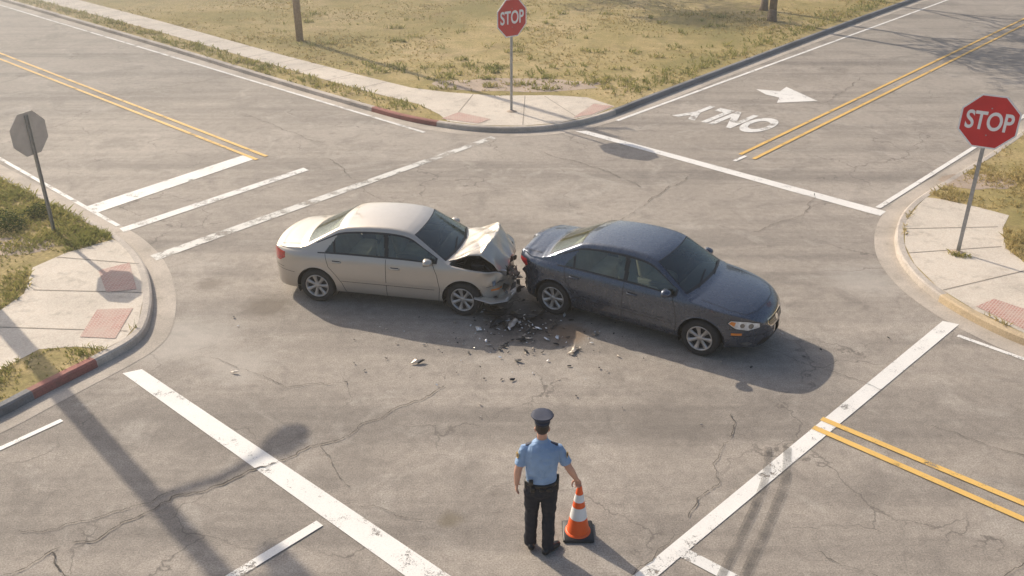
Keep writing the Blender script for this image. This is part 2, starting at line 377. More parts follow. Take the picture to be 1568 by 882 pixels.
def text_mesh(name,body,size,mat,offset=.0,parent=None,extrude=0.):
    c=bpy.data.curves.new(name,'FONT'); c.body=body; c.size=size; c.align_x='CENTER'; c.align_y='CENTER'; c.offset=offset; c.extrude=extrude
    o=bpy.data.objects.new(name,c); COL.objects.link(o)
    bpy.context.view_layer.update()
    dg=bpy.context.evaluated_depsgraph_get(); me=bpy.data.meshes.new_from_object(o.evaluated_get(dg))
    bpy.data.objects.remove(o); me.materials.clear(); me.materials.append(mat)
    ob=bpy.data.objects.new(name,me); COL.objects.link(ob)
    if parent: ob.parent=parent
    return ob
t=text_mesh('only_road_lettering','ONLY',1.0,M['white_worn'],.04)
t.location=(6.35,25.95,.009); t.rotation_euler=(0,0,math.radians(138.3)); t.scale=(1.0,2.15,1)

# ------------------------------------------------------------------ grass blades
def inpoly(P,poly):
    x,y=P[:,0],P[:,1]; r=np.zeros(len(P),bool); n=len(poly); j=n-1
    for i in range(n):
        xi,yi=poly[i]; xj,yj=poly[j]
        if yi!=yj:
            r^=((yi>y)!=(yj>y))&(x<(xj-xi)*(y-yi)/(yj-yi)+xi)
        j=i
    return r
def blades(name,P,h,w,nb,mat,lean=.5,z=.13):
    n=len(P); P=np.repeat(P,nb,0); h=np.repeat(h,nb); w=np.repeat(w,nb); N=len(P)
    a=rng.uniform(0,2*np.pi,N); rad=rng.uniform(0,1,N)*h*.6
    b=P+np.c_[np.cos(a)*rad,np.sin(a)*rad]; a2=rng.uniform(0,2*np.pi,N); hh=h*rng.uniform(.5,1.1,N)
    ln=hh*lean*rng.uniform(.2,1.2,N); dx=np.cos(a2);dy=np.sin(a2)
    v=np.zeros((N,4,3)); v[:,0]=np.c_[b[:,0]-dy*w/2,b[:,1]+dx*w/2,np.full(N,z-.01)]; v[:,1]=np.c_[b[:,0]+dy*w/2,b[:,1]-dx*w/2,np.full(N,z-.01)]
    v[:,2]=np.c_[b[:,0]+dx*ln*.35+dy*w*.4,b[:,1]+dy*ln*.35-dx*w*.4,z+hh*.6]; v[:,3]=np.c_[b[:,0]+dx*ln,b[:,1]+dy*ln,z+hh]
    me=bpy.data.meshes.new(name); me.vertices.add(N*4); me.vertices.foreach_set('co',v.reshape(-1))
    base=np.arange(N)*4; L=np.stack([base,base+1,base+2,base,base+2,base+3],1).reshape(-1)
    me.loops.add(N*6); me.loops.foreach_set('vertex_index',L.astype(np.int32))
    me.polygons.add(N*2); me.polygons.foreach_set('loop_start',(np.arange(N*2)*3).astype(np.int32)); me.polygons.foreach_set('loop_total',np.full(N*2,3,np.int32))
    me.materials.append(mat); me.update(calc_edges=True); me.validate()
    o=bpy.data.objects.new(name,me); COL.objects.link(o); return o
def nfield(P,s,o=0): return np.array([mnoise.noise(Vector((x*s,y*s,o))) for x,y in P])
def scatter(reg,box_,n,excl):
    P=np.c_[rng.uniform(box_[0],box_[1],n),rng.uniform(box_[2],box_[3],n)]
    k=inpoly(P,reg)
    for e in excl: k&=~inpoly(P,e)
    return P[k]
Nreg=inner['n']+[(63,215),(-80,215)]; Wreg=inner['w']+[(-200,-34),(-200,92.2)]; Ereg=inner['e']+[(200,-35),(200,76)]
PN=scatter(Nreg,(-22,22,25,50),40000,[Nw]); f=nfield(PN,.35); f2=nfield(PN,1.3,5)
keep=rng.uniform(-.5,.8,len(PN))<f+f2*.8; PN=PN[keep]; f=f[keep]
blades('lawn_grass',PN,np.clip(.03+.06*(f+.3),.025,.09),np.full(len(PN),.03),4,M['blade_dry'],1.3)
L=[]
line=[(-24,46.2),(-13.9,36.7),(-8,31.1),(-4.5,28.0),(-2.7,26.4)]
for a,b in zip(line,line[1:]):
    k=int(math.dist(a,b)*38)
    for i in range(k):
        t=random.random(); L.append((a[0]+(b[0]-a[0])*t+random.gauss(0,.32),a[1]+(b[1]-a[1])*t+random.gauss(0,.32)))
line=[(3.6,27.7),(10.2,35.6),(19.4,46.4)]
for a,b in zip(line,line[1:]):
    k=int(math.dist(a,b)*30)
    for i in range(k):
        t=random.random(); o=abs(random.gauss(0,.6)); L.append((a[0]+(b[0]-a[0])*t-o*.74,a[1]+(b[1]-a[1])*t+o*.67))
for i in range(240):
    cx,cy=random.uniform(-12,12),random.uniform(28.6,42)
    if random.random()<.5: cy=random.uniform(28.6,32)
    for j in range(random.randint(3,14)): L.append((cx+random.gauss(0,.18),cy+random.gauss(0,.10)))
L=np.array(L); L=L[inpoly(L,Nreg)&~inpoly(L,Nw)]; f=nfield(L,.8,4)
L=L[rng.uniform(-.5,.5,len(L))<f+.25]
blades('verge_weeds',L,rng.uniform(.05,.20,len(L)),np.full(len(L),.028),5,M['blade'],.9)
PW=scatter(Wreg,(-14,-6,9,22),26000,[Ww]); f=nfield(PW,.9,2); k=rng.uniform(-.5,.5,len(PW))<f+.08; PW=PW[k]; f=f[k]
blades('corner_grass',PW,np.clip(.07+.15*(f+.15),.03,.20),np.full(len(PW),.013),5,M['blade'],1.1)
PE=scatter(Ereg,(8,17,12,27),26000,[Ew]); f=nfield(PE,.8,9); k=rng.uniform(-.5,.5,len(PE))<f+.0; PE=PE[k]; f=f[k]
blades('corner_grass',PE,np.clip(.06+.12*(f+.15),.03,.18),np.full(len(PE),.013),5,M['blade_dry'],1.1)
T0=[(8.62,16.2),(8.72,16.15),(-9.4,17.2),(-9.3,17.3)]; TT=[]
for x,y in T0:
    for i in range(18): TT.append((x+random.gauss(0,.06),y+random.gauss(0,.05)))
TT=np.array(TT); blades('weed_tuft',TT,rng.uniform(.04,.12,len(TT)),np.full(len(TT),.012),5,M['blade'],1.)
def shrub(cx,cy,r):
    sv=Buf()
    for i in range(int(2600*r)):
        u=Vector((random.gauss(0,1),random.gauss(0,1),abs(random.gauss(0,.9)))).normalized()*r*random.random()**.4*(1+.3*mnoise.noise(Vector((i*.37,cx,0))))
        c=Vector((cx,cy,.14))+u; q=Vector((random.gauss(0,1),random.gauss(0,1),random.gauss(0,1))).normalized(); a,b,_=frame(q); s=random.uniform(.015,.035)
        sv.add([c-a*s,c-b*s*.5,c+a*s,c+b*s*.5],[(0,1,2,3)])
    sv.obj('roadside_shrub',M['leaf'])
for q in ((-10.45,17.5,.42),(-10.1,18.2,.28),(13.6,20.9,.35),(10.8,17.2,.22)): shrub(*q)

# ------------------------------------------------------------------ trees / poles
def tree(loc,h=8.5,nl=85,tr=.2):
    root=empty('broadleaf_tree',loc); tb=Buf(); tips=[]
    def br(p,d,l,r,lev):
        path=[p]; rad=[r]; q=Vector(p); dd=Vector(d); g=.03 if lev==0 else .13
        for i in range(4):
            dd=(dd+Vector((random.gauss(0,g),random.gauss(0,g),random.gauss(.04,.08)))).normalized(); q=q+dd*l/4; path.append(q.copy()); rad.append(r*(1-.12*(i+1)))
        tube(tb,path,rad,8)
        if lev>=3: tips.append(q.copy()); return
        for i in range(3 if lev else 5):
            a=random.uniform(0,6.28); nd=(dd*.7+Vector((math.cos(a),math.sin(a),random.uniform(0,.5)))*.8).normalized()
            br(path[random.choice([3,4])] if i else q,nd,l*random.uniform(.55,.75),rad[-1]*.7,lev+1)
    tube(tb,[(0,0,-.1),(0,0,.15),(0,0,.5)],[tr*1.5,tr*1.2,tr],10)
    br(Vector((0,0,.4)),Vector((.03,.02,1)),h*.42,tr,0)
    tb.obj('trunk',M['bark'],root,True)
    lb=Buf()
    for t in tips:
        for i in range(nl):
            c=t+Vector((random.gauss(0,.45),random.gauss(0,.45),random.gauss(0,.34))); q=Vector((random.gauss(0,1),random.gauss(0,1),random.gauss(0,1.5))).normalized(); a,b,_=frame(q); s=random.uniform(.08,.17)
            lb.add([c-a*s,c-b*s*.5,c+a*s,c+b*s*.5],[(0,1,2,3)])
    lb.obj('leaves',M['leaf'],root)
tree((11.05,40.0,.13),9.5,30,.17); tree((11.35,42.6,.13),10,60,.16); tree((14.5,48.0,.13),10.5,80,.2); tree((.5,50.5,.13),10,80,.22); tree((-2.5,55,.13),10,80,.22)
def upole(loc,h,r):
    root=empty('utility_pole',loc); b=Buf(); tube(b,[(0,0,-.1),(0,0,h*.5),(0,0,h)],[r,r*.85,r*.7],14)
    box(b,(0,.12,h-.6),(2.2,.1,.12),0,None,.01)
    for x in(-1,-.5,.5,1): tube(b,[(x,.12,h-.54),(x,.12,h-.38)],[.04,.03],8)
    for i in range(8): tube(b,[(-.02,0,2.6+i*.4),(.0,-(r+.1),2.6+i*.4)],[.012,.012],6)
    b.obj('pole',M['wood_pole'],root,True)
upole((-8.2,36.0,.13),10,.145)
root=empty('street_lamp',(-11.75,16.9,.13)); b=Buf()
tube(b,[(0,0,-.1),(0,0,.25),(0,0,.3),(0,0,5),(0,0,9.5)],[.24,.24,.17,.15,.12],16)
ax=Vector((.64,.77,0)); hz_=-.40
tube(b,[Vector((0,0,6.9+hz_)),ax*.8+Vector((0,0,7.08+hz_)),ax*1.7+Vector((0,0,7.1+hz_))],[.06,.055,.05],10)
tube(b,[ax*1.5+Vector((0,0,7.08+hz_)),ax*1.7+Vector((0,0,7.10+hz_)),ax*2.05+Vector((0,0,7.06+hz_)),ax*2.25+Vector((0,0,7.04+hz_))],[(.10,.07),(.21,.13),(.22,.13),(.08,.05)],14)
tube(b,[Vector((0,0,7.9)),ax*.6+Vector((0,0,7.95))],[.06,.06],10)
tube(b,[ax*.6+Vector((0,0,7.7)),ax*.6+Vector((0,0,8.15))],[.17,.17],14)
tube(b,[ax*-.42+Vector((0,0,8.3)),ax*-.42+Vector((0,0,9.2))],[.24,.24],16); tube(b,[(0,0,8.8),ax*-.4+Vector((0,0,8.8))],[.05,.05],8)
b.obj('lamp_pole',M['galv'],root,True)

# ------------------------------------------------------------------ stop signs
def stop_sign(loc,normal,top,size=.98,lean=(0,0)):
    root=empty('stop_sign',loc); n=Vector((normal[0],normal[1],0)).normalized(); zc=top-size/2
    ang=math.atan2(n.x,-n.y)
    root.rotation_euler=(lean[0],lean[1],ang)
    b=Buf(); w=.032
    for sx in (-1,1): box(b,(sx*w,.03,(top-.05)/2),(.006,.035,top-.05))
    box(b,(0,.0145,(top-.05)/2),(.06,.005,top-.05)); 
    for i in range(2): tube(b,[(0,-.012,zc-.25+.5*i),(0,.03,zc-.25+.5*i)],[.012,.012],8)
    b.obj('post',M['galv'],root)
    def octo(s,y): 
        r=s/2/math.cos(math.pi/8); return [(r*math.sin(math.pi/8+i*math.pi/4),y,zc+r*math.cos(math.pi/8+i*math.pi/4)) for i in range(8)]
    b=Buf(); A=octo(size,.0);B=octo(size,.010)
    b.add(A+B,[(i,i+8,(i+1)%8+8,(i+1)%8) for i in range(8)],0); b.add(B,[tuple(range(8))],0)
    b.add(A,[tuple(range(7,-1,-1))],1)
    A=octo(size*.94,-.0015); b.add(A,[tuple(range(7,-1,-1))],2)
    b.obj('octagon_panel',[M['sign_back'],M['sign_white'],M['sign_red']],root)
    t=text_mesh('lettering','STOP',size*.40,M['sign_white'],size*.009,root)
    t.rotation_euler=(math.pi/2,0,0); t.location=(0,-.004,zc-.005*size); t.scale=(.84,1.18,1)
    b=Buf(); lathe(b,[(.0,.04),(.08,.03),(.16,0)],(0,0,0),(0,0,1),14); b.obj('base_collar',M['soil'],root)
stop_sign((-9.4,17.3,.13),(-.93,.36),2.52,.84,(0,0))
stop_sign((0.0,26.2,.134),(.62,-.78),3.18,1.04)
stop_sign((8.7,16.3,.134),(-.50,-.86),3.12,.99)

# ------------------------------------------------------------------ cars
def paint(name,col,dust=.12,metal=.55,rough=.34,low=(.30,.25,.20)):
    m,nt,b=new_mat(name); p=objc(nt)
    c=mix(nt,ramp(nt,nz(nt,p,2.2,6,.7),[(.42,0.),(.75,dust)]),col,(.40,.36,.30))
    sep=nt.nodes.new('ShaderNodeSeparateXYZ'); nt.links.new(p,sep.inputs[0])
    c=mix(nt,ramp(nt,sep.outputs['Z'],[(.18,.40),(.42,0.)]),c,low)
    nt.links.new(c,b.inputs['Base Color']); b.inputs['Metallic'].default_value=metal
    nt.links.new(ramp(nt,nz(nt,p,9,5,.7),[(.3,rough-.05),(.8,rough+.12)]),b.inputs['Roughness'])
    b.inputs['Coat Weight'].default_value=1.; b.inputs['Coat Roughness'].default_value=.03
    return m
def glass_mat():
    m,nt,b=new_mat('car_glass')
    tr=nt.nodes.new('ShaderNodeBsdfTransparent'); tr.inputs[0].default_value=(.66,.73,.66,1)
    gl=nt.nodes.new('ShaderNodeBsdfGlossy'); gl.inputs['Roughness'].default_value=.02; gl.inputs[0].default_value=(.92,1,.97,1)
    fr=nt.nodes.new('ShaderNodeFresnel'); fr.inputs[0].default_value=1.5
    mp=nt.nodes.new('ShaderNodeMath'); mp.operation='MULTIPLY_ADD'; mp.inputs[1].default_value=1.0; mp.inputs[2].default_value=.05
    nt.links.new(fr.outputs[0],mp.inputs[0]); mx=nt.nodes.new('ShaderNodeMixShader')
    nt.links.new(mp.outputs[0],mx.inputs[0]); nt.links.new(tr.outputs[0],mx.inputs[1]); nt.links.new(gl.outputs[0],mx.inputs[2])
    nt.links.new(mx.outputs[0],nt.nodes['Material Output'].inputs[0]); return m
M['glass']=glass_mat()
M['trim']=simple('black_trim',(.018,.018,.018),.45,var=.1)
M['rubber']=simple('tyre_rubber',(.03,.028,.026),.85,var=.25,scale=20)
M['rim']=simple('wheel_cover_silver',(.46,.43,.40),.4,.65,var=.12)
M['rimdark']=simple('wheel_dark',(.03,.03,.03),.7)
M['lamp']=simple('headlamp_lens',(.80,.79,.76),.12,.25,var=.3,scale=16,coat=1)
M['lampdark']=simple('headlamp_inner',(.22,.22,.22),.2,.8,var=.3,scale=30,coat=1)
M['red_lamp']=simple('tail_lamp',(.50,.012,.01),.15,var=.3,scale=20,coat=1)
M['amber']=simple('amber_lens',(.78,.24,.03),.2,coat=1)
M['chrome']=simple('chrome',(.75,.75,.74),.15,1,var=.05)
M['plate']=simple('license_plate',(.75,.58,.40),.4,var=.25,scale=25)
M['seat']=simple('seat_cloth',(.50,.43,.33),.9,var=.15)
M['dash']=simple('dash_plastic',(.11,.10,.09),.7)
M['engine']=simple('engine_parts',(.05,.048,.045),.5,.4,var=.6,scale=14)
M['under']=simple('underbody',(.012,.012,.012),.9)

PROF=[(-2.30,.60),(-2.285,.74),(-2.26,.90),(-2.22,.975),(-2.1,1.01),(-1.72,1.045),(-1.63,1.06),(-1.02,1.365),(-.85,1.405),(-.55,1.437),(-.3,1.45),(-.05,1.452),(.15,1.445),(.30,1.428),(.42,1.402),(.52,1.365),(1.14,1.005),(1.22,.975),(1.4,.953),(1.6,.925),(1.8,.89),(1.95,.85),(2.05,.815),(2.12,.775),(2.22,.69),(2.27,.60),(2.30,.48)]
_fx=np.arange(-2.9,2.9001,.005); _fz=np.interp(_fx,[p[0] for p in PROF],[p[1] for p in PROF])
def _sm(sig,h):
    k=np.exp(-.5*(np.arange(-h,h+1)*.005/sig)**2); k/=k.sum(); return np.convolve(np.pad(_fz,h,'edge'),k,'valid')
_a=_sm(.022,14); _b=_sm(.10,60)
_w=np.interp(_fx,[-2.1,-1.98,-1.85,-1.75,-.92,-.70,.12,.34,1.35,1.5,1.8,1.95],[0,1,1,0,0,1,1,0,0,1,1,0])
_w=_w*_w*(3-2*_w); _fs=_a*(1-_w)+_b*_w
def prof(x): return float(np.interp(x,_fx,_fs))
HW=.885; BELT=.945
def halfw(x):
    if x>1.2: t=(x-1.2)/1.1; return HW*max(0,1-min(1,t)**2.7)**(1/2.7)
    if x<-1.4: t=(-1.4-x)/.9; return HW*max(0,1-min(1,t)**4)**(1/4)
    return HW
_zz=np.arange(.0,1.1,.005); _ff=np.interp(_zz,[.15,.22,.34,.5,.62,.70,.80,.88,.945],[.90,.945,.985,1.0,1.0,.990,.982,.965,.925])
_kk=np.exp(-.5*(np.arange(-12,13)*.005/.022)**2); _kk/=_kk.sum(); _fsm=np.convolve(np.pad(_ff,12,'edge'),_kk,'valid')
_q=np.clip((_zz-.90)/.045,0,1); _fsm=_fsm*(1-_q)+_ff*_q
def side(x,z):
    w=halfw(x)
    if z<=BELT: return w*float(np.interp(z,_zz,_fsm))
    taper=.02*max(0,-x-.3)
    return max(0.0,w*.925-(z-BELT)*.42-taper)
N0,N1,N2,N3=6,34,14,30
def build_car(name,loc,rot,pm,deform=None,hood_off=False,crashfront=False,crashrear=False,wheel_toe=0):
    root=empty(name,loc,rot)
    xs=list(np.linspace(-2.28,2.28,229)); e=[.001,.003,.006,.01,.014]
    xs=[-2.3+q for q in e]+xs+[2.3-q for q in e][::-1]; xs=sorted(xs)
    rows=[];info=[]
    for x in xs:
        zt=prof(x); en=min(1,(2.3-abs(x))/.12); zb=.19+.14*(1-en)**2
        if x>1.9: zb+=.02
        def T(y): return zt-(.045 if -1.7<x<1.25 else .06)*(y/HW)**2
        lo,hi=zb+.05,1.5
        for _ in range(30):
            mz=(lo+hi)/2
            if T(side(x,mz))>mz: lo=mz
            else: hi=mz
        zc=lo; yc=side(x,zc); bz=min(BELT,zc-.02)
        ring=[(side(x,zb)*t,zb) for t in np.linspace(0,1,N0+1)[:-1]]
        ring+=[(side(x,z),z) for z in np.linspace(zb,bz,N1+1)[:-1]]
        ring+=[(side(x,z),z) for z in np.linspace(bz,zc,N2+1)[:-1]]
        ring+=[(y,T(y)) for y in np.linspace(yc,0,N3+1)]
        R=np.array(ring)
        for _ in range(5):
            S=R.copy(); S[1:-1]=R[1:-1]*.5+(R[:-2]+R[2:])*.25
            m=np.zeros(len(R),bool); m[N0+N1-6:N0+N1+N2+9]=True; m[N0-2:N0+4]=True
            R[m]=S[m]
        sh=.17*math.tanh(x/.5)
        rows.append([(x-sh*(y/HW)**2,y,z) for y,z in R]); info.append((x,zc,yc))
    nr=len(rows[0]); V=[];  
    for r in rows:
        V+=[(x,y,z) for x,y,z in r]+[(x,-y,z) for x,y,z in r[-2:0:-1]]
    MR=2*nr-2; V=np.array(V); ns=len(xs)
    AX=(1.33,-1.33); AR=.372; WZ=.315
    idx=np.arange(len(V))%MR; half=np.where(idx<nr,idx,MR-idx)
    lower=(half>=N0-1)&(half<N0+N1)
    for ax in AX:
        dx=V[:,0]-ax; dz=V[:,2]-WZ; d=np.hypot(dx,dz); k=lower&(np.abs(d-AR)<.013)&(d>0)
        V[k,0]=ax+dx[k]/d[k]*AR; V[k,2]=WZ+dz[k]/d[k]*AR
    F=[];MI=[]
    for i in range(ns-1):
        x=(xs[i]+xs[i+1])/2; zc=info[i][1]
        for j in range(MR):
            a=i*MR+j; b=i*MR+(j+1)%MR; f=(a,b,b+MR,a+MR)
            hj=j if j<nr-1 else MR-1-j
            c=V[list(f)].mean(0)
            if any(math.hypot(c[0]-ax,c[2]-WZ)<AR and abs(c[1])>.5 for ax in AX) and hj<N0+N1: continue
            m=0
            if hj<N0: m=3
            elif hj<N0+N1:
                if c[2]<.225: m=2
            elif hj<N0+N1+N2:
                q=hj-N0-N1
                if -1.42<x<1.10 and zc>1.04:
                    if 1<=q<N2-3:
                        m=1
                        if -.07<x+ (c[2]-BELT)*.12<.03 or -1.12<x<-1.07: m=2
                        if x<-1.30+(c[2]-BELT)*.9: m=0
                    elif q==0 or q==N2-3: m=2
                    if m==1 and zc-1.04<.03: m=2
            else:
                q=hj-N0-N1-N2
                if .50<x<1.13 and q>=2: m=1 if (.52<x<1.09 and q>=3) else 2
                if -1.60<x<-1.0 and q>=3: m=1 if (-1.58<x<-1.02 and q>=4) else 2
                if hood_off and 1.22<x<2.24 and q>=1: continue
            F.append(f); MI.append(m)
    if deform:
        for i in range(len(V)): V[i]=deform(Vector(V[i]))
    body=mk('body_shell',V,F,[pm,M['glass'],M['trim'],M['under']],root,True,MI)
    bm=bmesh.new(); bm.from_mesh(body.data); bmesh.ops.remove_doubles(bm,verts=bm.verts,dist=.0004); bm.to_mesh(body.data); bm.free()
    bvh=BVHTree.FromPolygons([tuple(v) for v in V],[f for f in F])
    det=Buf()
    mats=[M['trim'],M['lamp'],M['red_lamp'],M['amber'],M['chrome'],M['plate'],pm,M['lampdark'],M['trim']]
    def hit(O,D):
        h=bvh.ray_cast(O,D,4); return h[0]
    def patch(poly,O,U,Vv,D,m,off=.004,cell=.02):
        O=Vector(O);U=Vector(U);Vv=Vector(Vv);D=Vector(D)
        bm=bmesh.new(); bm.faces.new([bm.verts.new((p[0],p[1],0)) for p in poly])
        us=[p[0] for p in poly]; vs=[p[1] for p in poly]
        for k in np.arange(min(us)+cell,max(us),cell):
            bmesh.ops.bisect_plane(bm,geom=bm.verts[:]+bm.edges[:]+bm.faces[:],plane_co=(k,0,0),plane_no=(1,0,0))
        for k in np.arange(min(vs)+cell,max(vs),cell):
            bmesh.ops.bisect_plane(bm,geom=bm.verts[:]+bm.edges[:]+bm.faces[:],plane_co=(0,k,0),plane_no=(0,1,0))
        bm.verts.index_update(); vv=[];ok=[]
        for v in bm.verts:
            h=hit(O+U*v.co.x+Vv*v.co.y,D); ok.append(h is not None); vv.append((h-D*off) if h else O)
        ff=[tuple(v.index for v in f.verts) for f in bm.faces if all(ok[v.index] for v in f.verts)]
        bm.free(); det.add(vv,ff,m)
    def line(pts,O,U,Vv,D,w=.009,m=8,off=.002):
        O=Vector(O);U=Vector(U);Vv=Vector(Vv);D=Vector(D)
        P=[]
        for a,b in zip(pts,pts[1:]):
            k=max(1,int(math.dist(a,b)/.03)); P+=[(a[0]+(b[0]-a[0])*i/k,a[1]+(b[1]-a[1])*i/k) for i in range(k)]
        P.append(pts[-1]); vv=[];ok=[]
        for i in range(len(P)):
            a=Vector(P[max(0,i-1)]);b=Vector(P[min(len(P)-1,i+1)]);t=(b-a).normalized()
            for s in(-1,1):
                q=(P[i][0]-t.y*w/2*s,P[i][1]+t.x*w/2*s); h=hit(O+U*q[0]+Vv*q[1],D); ok.append(h is not None); vv.append((h-D*off) if h else O)
        det.add(vv,[(2*i,2*i+2,2*i+3,2*i+1) for i in range(len(P)-1) if all(ok[2*i:2*i+4])],m)
    UX=(1,0,0);UY=(0,1,0);UZ=(0,0,1)
    for s in (-1,1):
        B=dict(O=(0,s*2,0),U=UX,Vv=UZ,D=(0,-s,0))
        line([(.90,.24),(.93,.5),(.88,.75),(.80,.94)],**B); line([(.90,.245),(-.78,.245)],**B)
        line([(-.03,.25),(-.03,.94)],**B); line([(-.78,.25),(-.84,.42),(-.95,.58),(-1.08,.72),(-1.14,.94)],**B)
        line([(.84,.50),(-.86,.50)],w=.045,m=6,off=.008,**B); line([(.84,.476),(-.86,.476)],w=.008,m=0,off=.010,**B)
        line([(1.73,.56),(2.0,.60),(2.2,.60)],w=.008,**B); line([(-1.72,.56),(-2.2,.58)],w=.008,**B)
        for xx,zz in ((.13,.795),(-.93,.82)):
            h=hit(Vector((xx,s*2,zz)),Vector((0,-s,0)))
            if h: 
                tube(det,[h+Vector((-.09,-s*.005,0)),h+Vector((-.07,s*.022,0)),h+Vector((.07,s*.022,0)),h+Vector((.09,-s*.005,0))],[(.012,.016)]*4,8,6)
                patch([(xx-.07,zz-.025),(xx+.07,zz-.025),(xx+.07,zz+.022),(xx-.07,zz+.022)],m=0,off=.0015,**B)
        for ax in AX:
            pth=[]
            for a in np.linspace(-18,198,44):
                x=ax+(AR+.004)*math.cos(math.radians(a)); z=WZ+(AR+.004)*math.sin(math.radians(a)); h=hit(Vector((x+0.0,s*2,z)),Vector((0,-s,0)))
                if h and abs(h.y)>.6: pth.append(h+Vector((0,-s*.006,0)))
            if len(pth)>4: tube(det,pth,[.011]*len(pth),6,6)
            wv=[];n=22
            for yy in (s*.52,s*.82):
                for a in np.linspace(-25,205,n): wv.append((ax+.385*math.cos(math.radians(a)),yy,WZ+.385*math.sin(math.radians(a))))
            wl=Buf(); wl.add(wv,[(i,i+1,n+i+1,n+i) for i in range(n-1)]+[tuple(range(n))]); 
            if deform: wl.v=[tuple(deform(Vector(q))) for q in wl.v]
            wl.obj('wheel_well',M['under'],root)
        mx=Vector((.74,s*.935,1.0)); tube(det,[mx+Vector((.0,-s*.13,-.05)),mx+Vector((0,-s*.06,-.02))],[(.03,.04),(.03,.04)],8,0)
        tube(det,[mx+Vector((.085,0,0)),mx+Vector((.06,0,0)),mx+Vector((.0,0,0)),mx+Vector((-.045,0,0)),mx+Vector((-.05,0,0))],[(.03,.02),(.075,.05),(.10,.065),(.105,.068),(.09,.055)],14,6,fx=(0,1,0))
        n=Vector((-.80,s*.6,0)).normalized(); u=Vector((.6,s*.8,0)).normalized()
        patch([(-.22,.70),(.12,.72),(.24,.80),(.22,.90),(.0,.925),(-.22,.90)],O=Vector((-2.1,s*.66,0))+n,U=u,Vv=UZ,D=-n,m=2)
        n=Vector((.72,s*.69,0)).normalized(); u=Vector((-.69,s*.72,0)).normalized()
        if not (crashfront and s<0):
            HL=dict(O=Vector((1.98,s*.66,0))+n,U=u,Vv=UZ,D=-n)
            patch([(-.26,.585),(-.05,.545),(.16,.58),(.28,.675),(.23,.735),(.0,.725),(-.24,.675)],m=0,off=.003,**HL)
            patch([(-.245,.595),(-.05,.558),(.15,.592),(.26,.675),(.22,.722),(.0,.713),(-.23,.665)],m=1,off=.007,**HL)
            for cu,cv,r in ((-.09,.63,.045),(.05,.645,.038)):
                patch([(cu+r*math.cos(a),cv+r*math.sin(a)) for a in np.linspace(0,6.1,14)],m=7,off=.009,**HL)
            patch([(.17,.625),(.25,.675),(.215,.712),(.15,.70)],m=3,off=.010,**HL)
        if not hood_off: line([(1.25,s*.70),(1.7,s*.69),(1.95,s*.60)],(0,0,3),UX,UY,(0,0,-1))
        line([(-1.66,s*.63),(-2.15,s*.60)],(0,0,3),UX,UY,(0,0,-1))
        patch([(1.80,.47),(1.95,.47),(1.95,.51),(1.80,.51)],m=3,off=.006,**B)
    if not hood_off: line([(1.95,-.60),(2.06,-.35),(2.09,0),(2.06,.35),(1.95,.60)],(0,0,3),UX,UY,(0,0,-1))
    F_=dict(O=(3.2,0,0),U=UY,Vv=UZ,D=(-1,0,0))
    if not crashfront:
        patch([(-.33,.60),(-.26,.53),(.26,.53),(.33,.60),(.30,.665),(-.30,.665)],m=4,off=.006,**F_)
        patch([(-.305,.60),(-.25,.545),(.25,.545),(.305,.60),(.28,.645),(-.28,.645)],m=0,off=.010,**F_)
        for k in range(3): line([(-.29,.565+k*.025),(.29,.565+k*.025)],w=.007,m=4,off=.013,**F_)
        patch([(.07*math.cos(a)*.8,.60+.045*math.sin(a)) for a in np.linspace(0,6.0,14)],m=4,off=.016,**F_)
        patch([(-.5,.27),(.5,.27),(.42,.36),(-.42,.36)],m=0,off=.004,**F_)
        patch([(-.15,.40),(.15,.40),(.15,.51),(-.15,.51)],m=5,off=.012,**F_)
        for s in(-1,1): patch([(s*.62+.055*math.cos(a),.31+.04*math.sin(a)) for a in np.linspace(0,6.0,12)],m=7,off=.006,**F_)
        line([(-.84,.45),(.84,.45)],w=.01,m=8,**F_)
    R_=dict(O=(-3.2,0,0),U=UY,Vv=UZ,D=(1,0,0))
    patch([(-.16,.72),(.16,.72),(.16,.83),(-.16,.83)],m=5,off=.008,**R_)
    line([(-.8,.62),(.8,.62)],w=.01,**R_); line([(-.60,.93),(-.6,.66),(.6,.66),(.6,.93)],w=.01,**R_)
    for y0 in (-.45,.15): line([(1.16-.17*(y0/HW)**2,y0),(1.02,y0+.50)],(0,0,3),UX,UY,(0,0,-1),w=.018,m=0,off=.02)
    det.obj('trim_and_lamps',mats,root,True)
    for ax in AX:
        for s in (-1,1):
            wbf=Buf(); c=Vector((ax,s*.76,WZ)); axs=Vector((0,s,0))
            if ax>0 and wheel_toe: axs=Matrix.Rotation(wheel_toe,3,'Z')@axs
            if deform: c.x=deform(Vector((ax,s*.6,.4))).x; c.z=WZ
            lathe(wbf,[(.20,-.10),(.27,-.11),(.305,-.095),(.315,-.05),(.315,.05),(.305,.09),(.27,.105),(.225,.10),(.21,.085)],c,axs,36,0)
            lathe(wbf,[(.215,.094),(.21,.10),(.195,.095),(.185,.06),(.19,-.08)],c,axs,36,1)
            lathe(wbf,[(.19,.035),(.06,.03),(.0,.03)],c,axs,24,2)
            lathe(wbf,[(.062,.03),(.06,.075),(.045,.088),(.0,.09)],c,axs,18,1)
            x,y,dd=frame(axs)
            for k in range(7):
                a=2*math.pi*k/7; r1=x*math.cos(a)+y*math.sin(a); t1=-x*math.sin(a)+y*math.cos(a)
                v=[]
                for rr,hw,hh in ((.045,.026,.083),(.12,.028,.082),(.195,.045,.092)):
                    v+=[c+r1*rr-t1*hw+dd*(hh-.02),c+r1*rr-t1*hw*.8+dd*hh,c+r1*rr+t1*hw*.8+dd*hh,c+r1*rr+t1*hw+dd*(hh-.02)]
                wbf.add(v,[(i*4+j,i*4+j+1,i*4+j+5,i*4+j+4) for i in range(2) for j in range(3)],1)
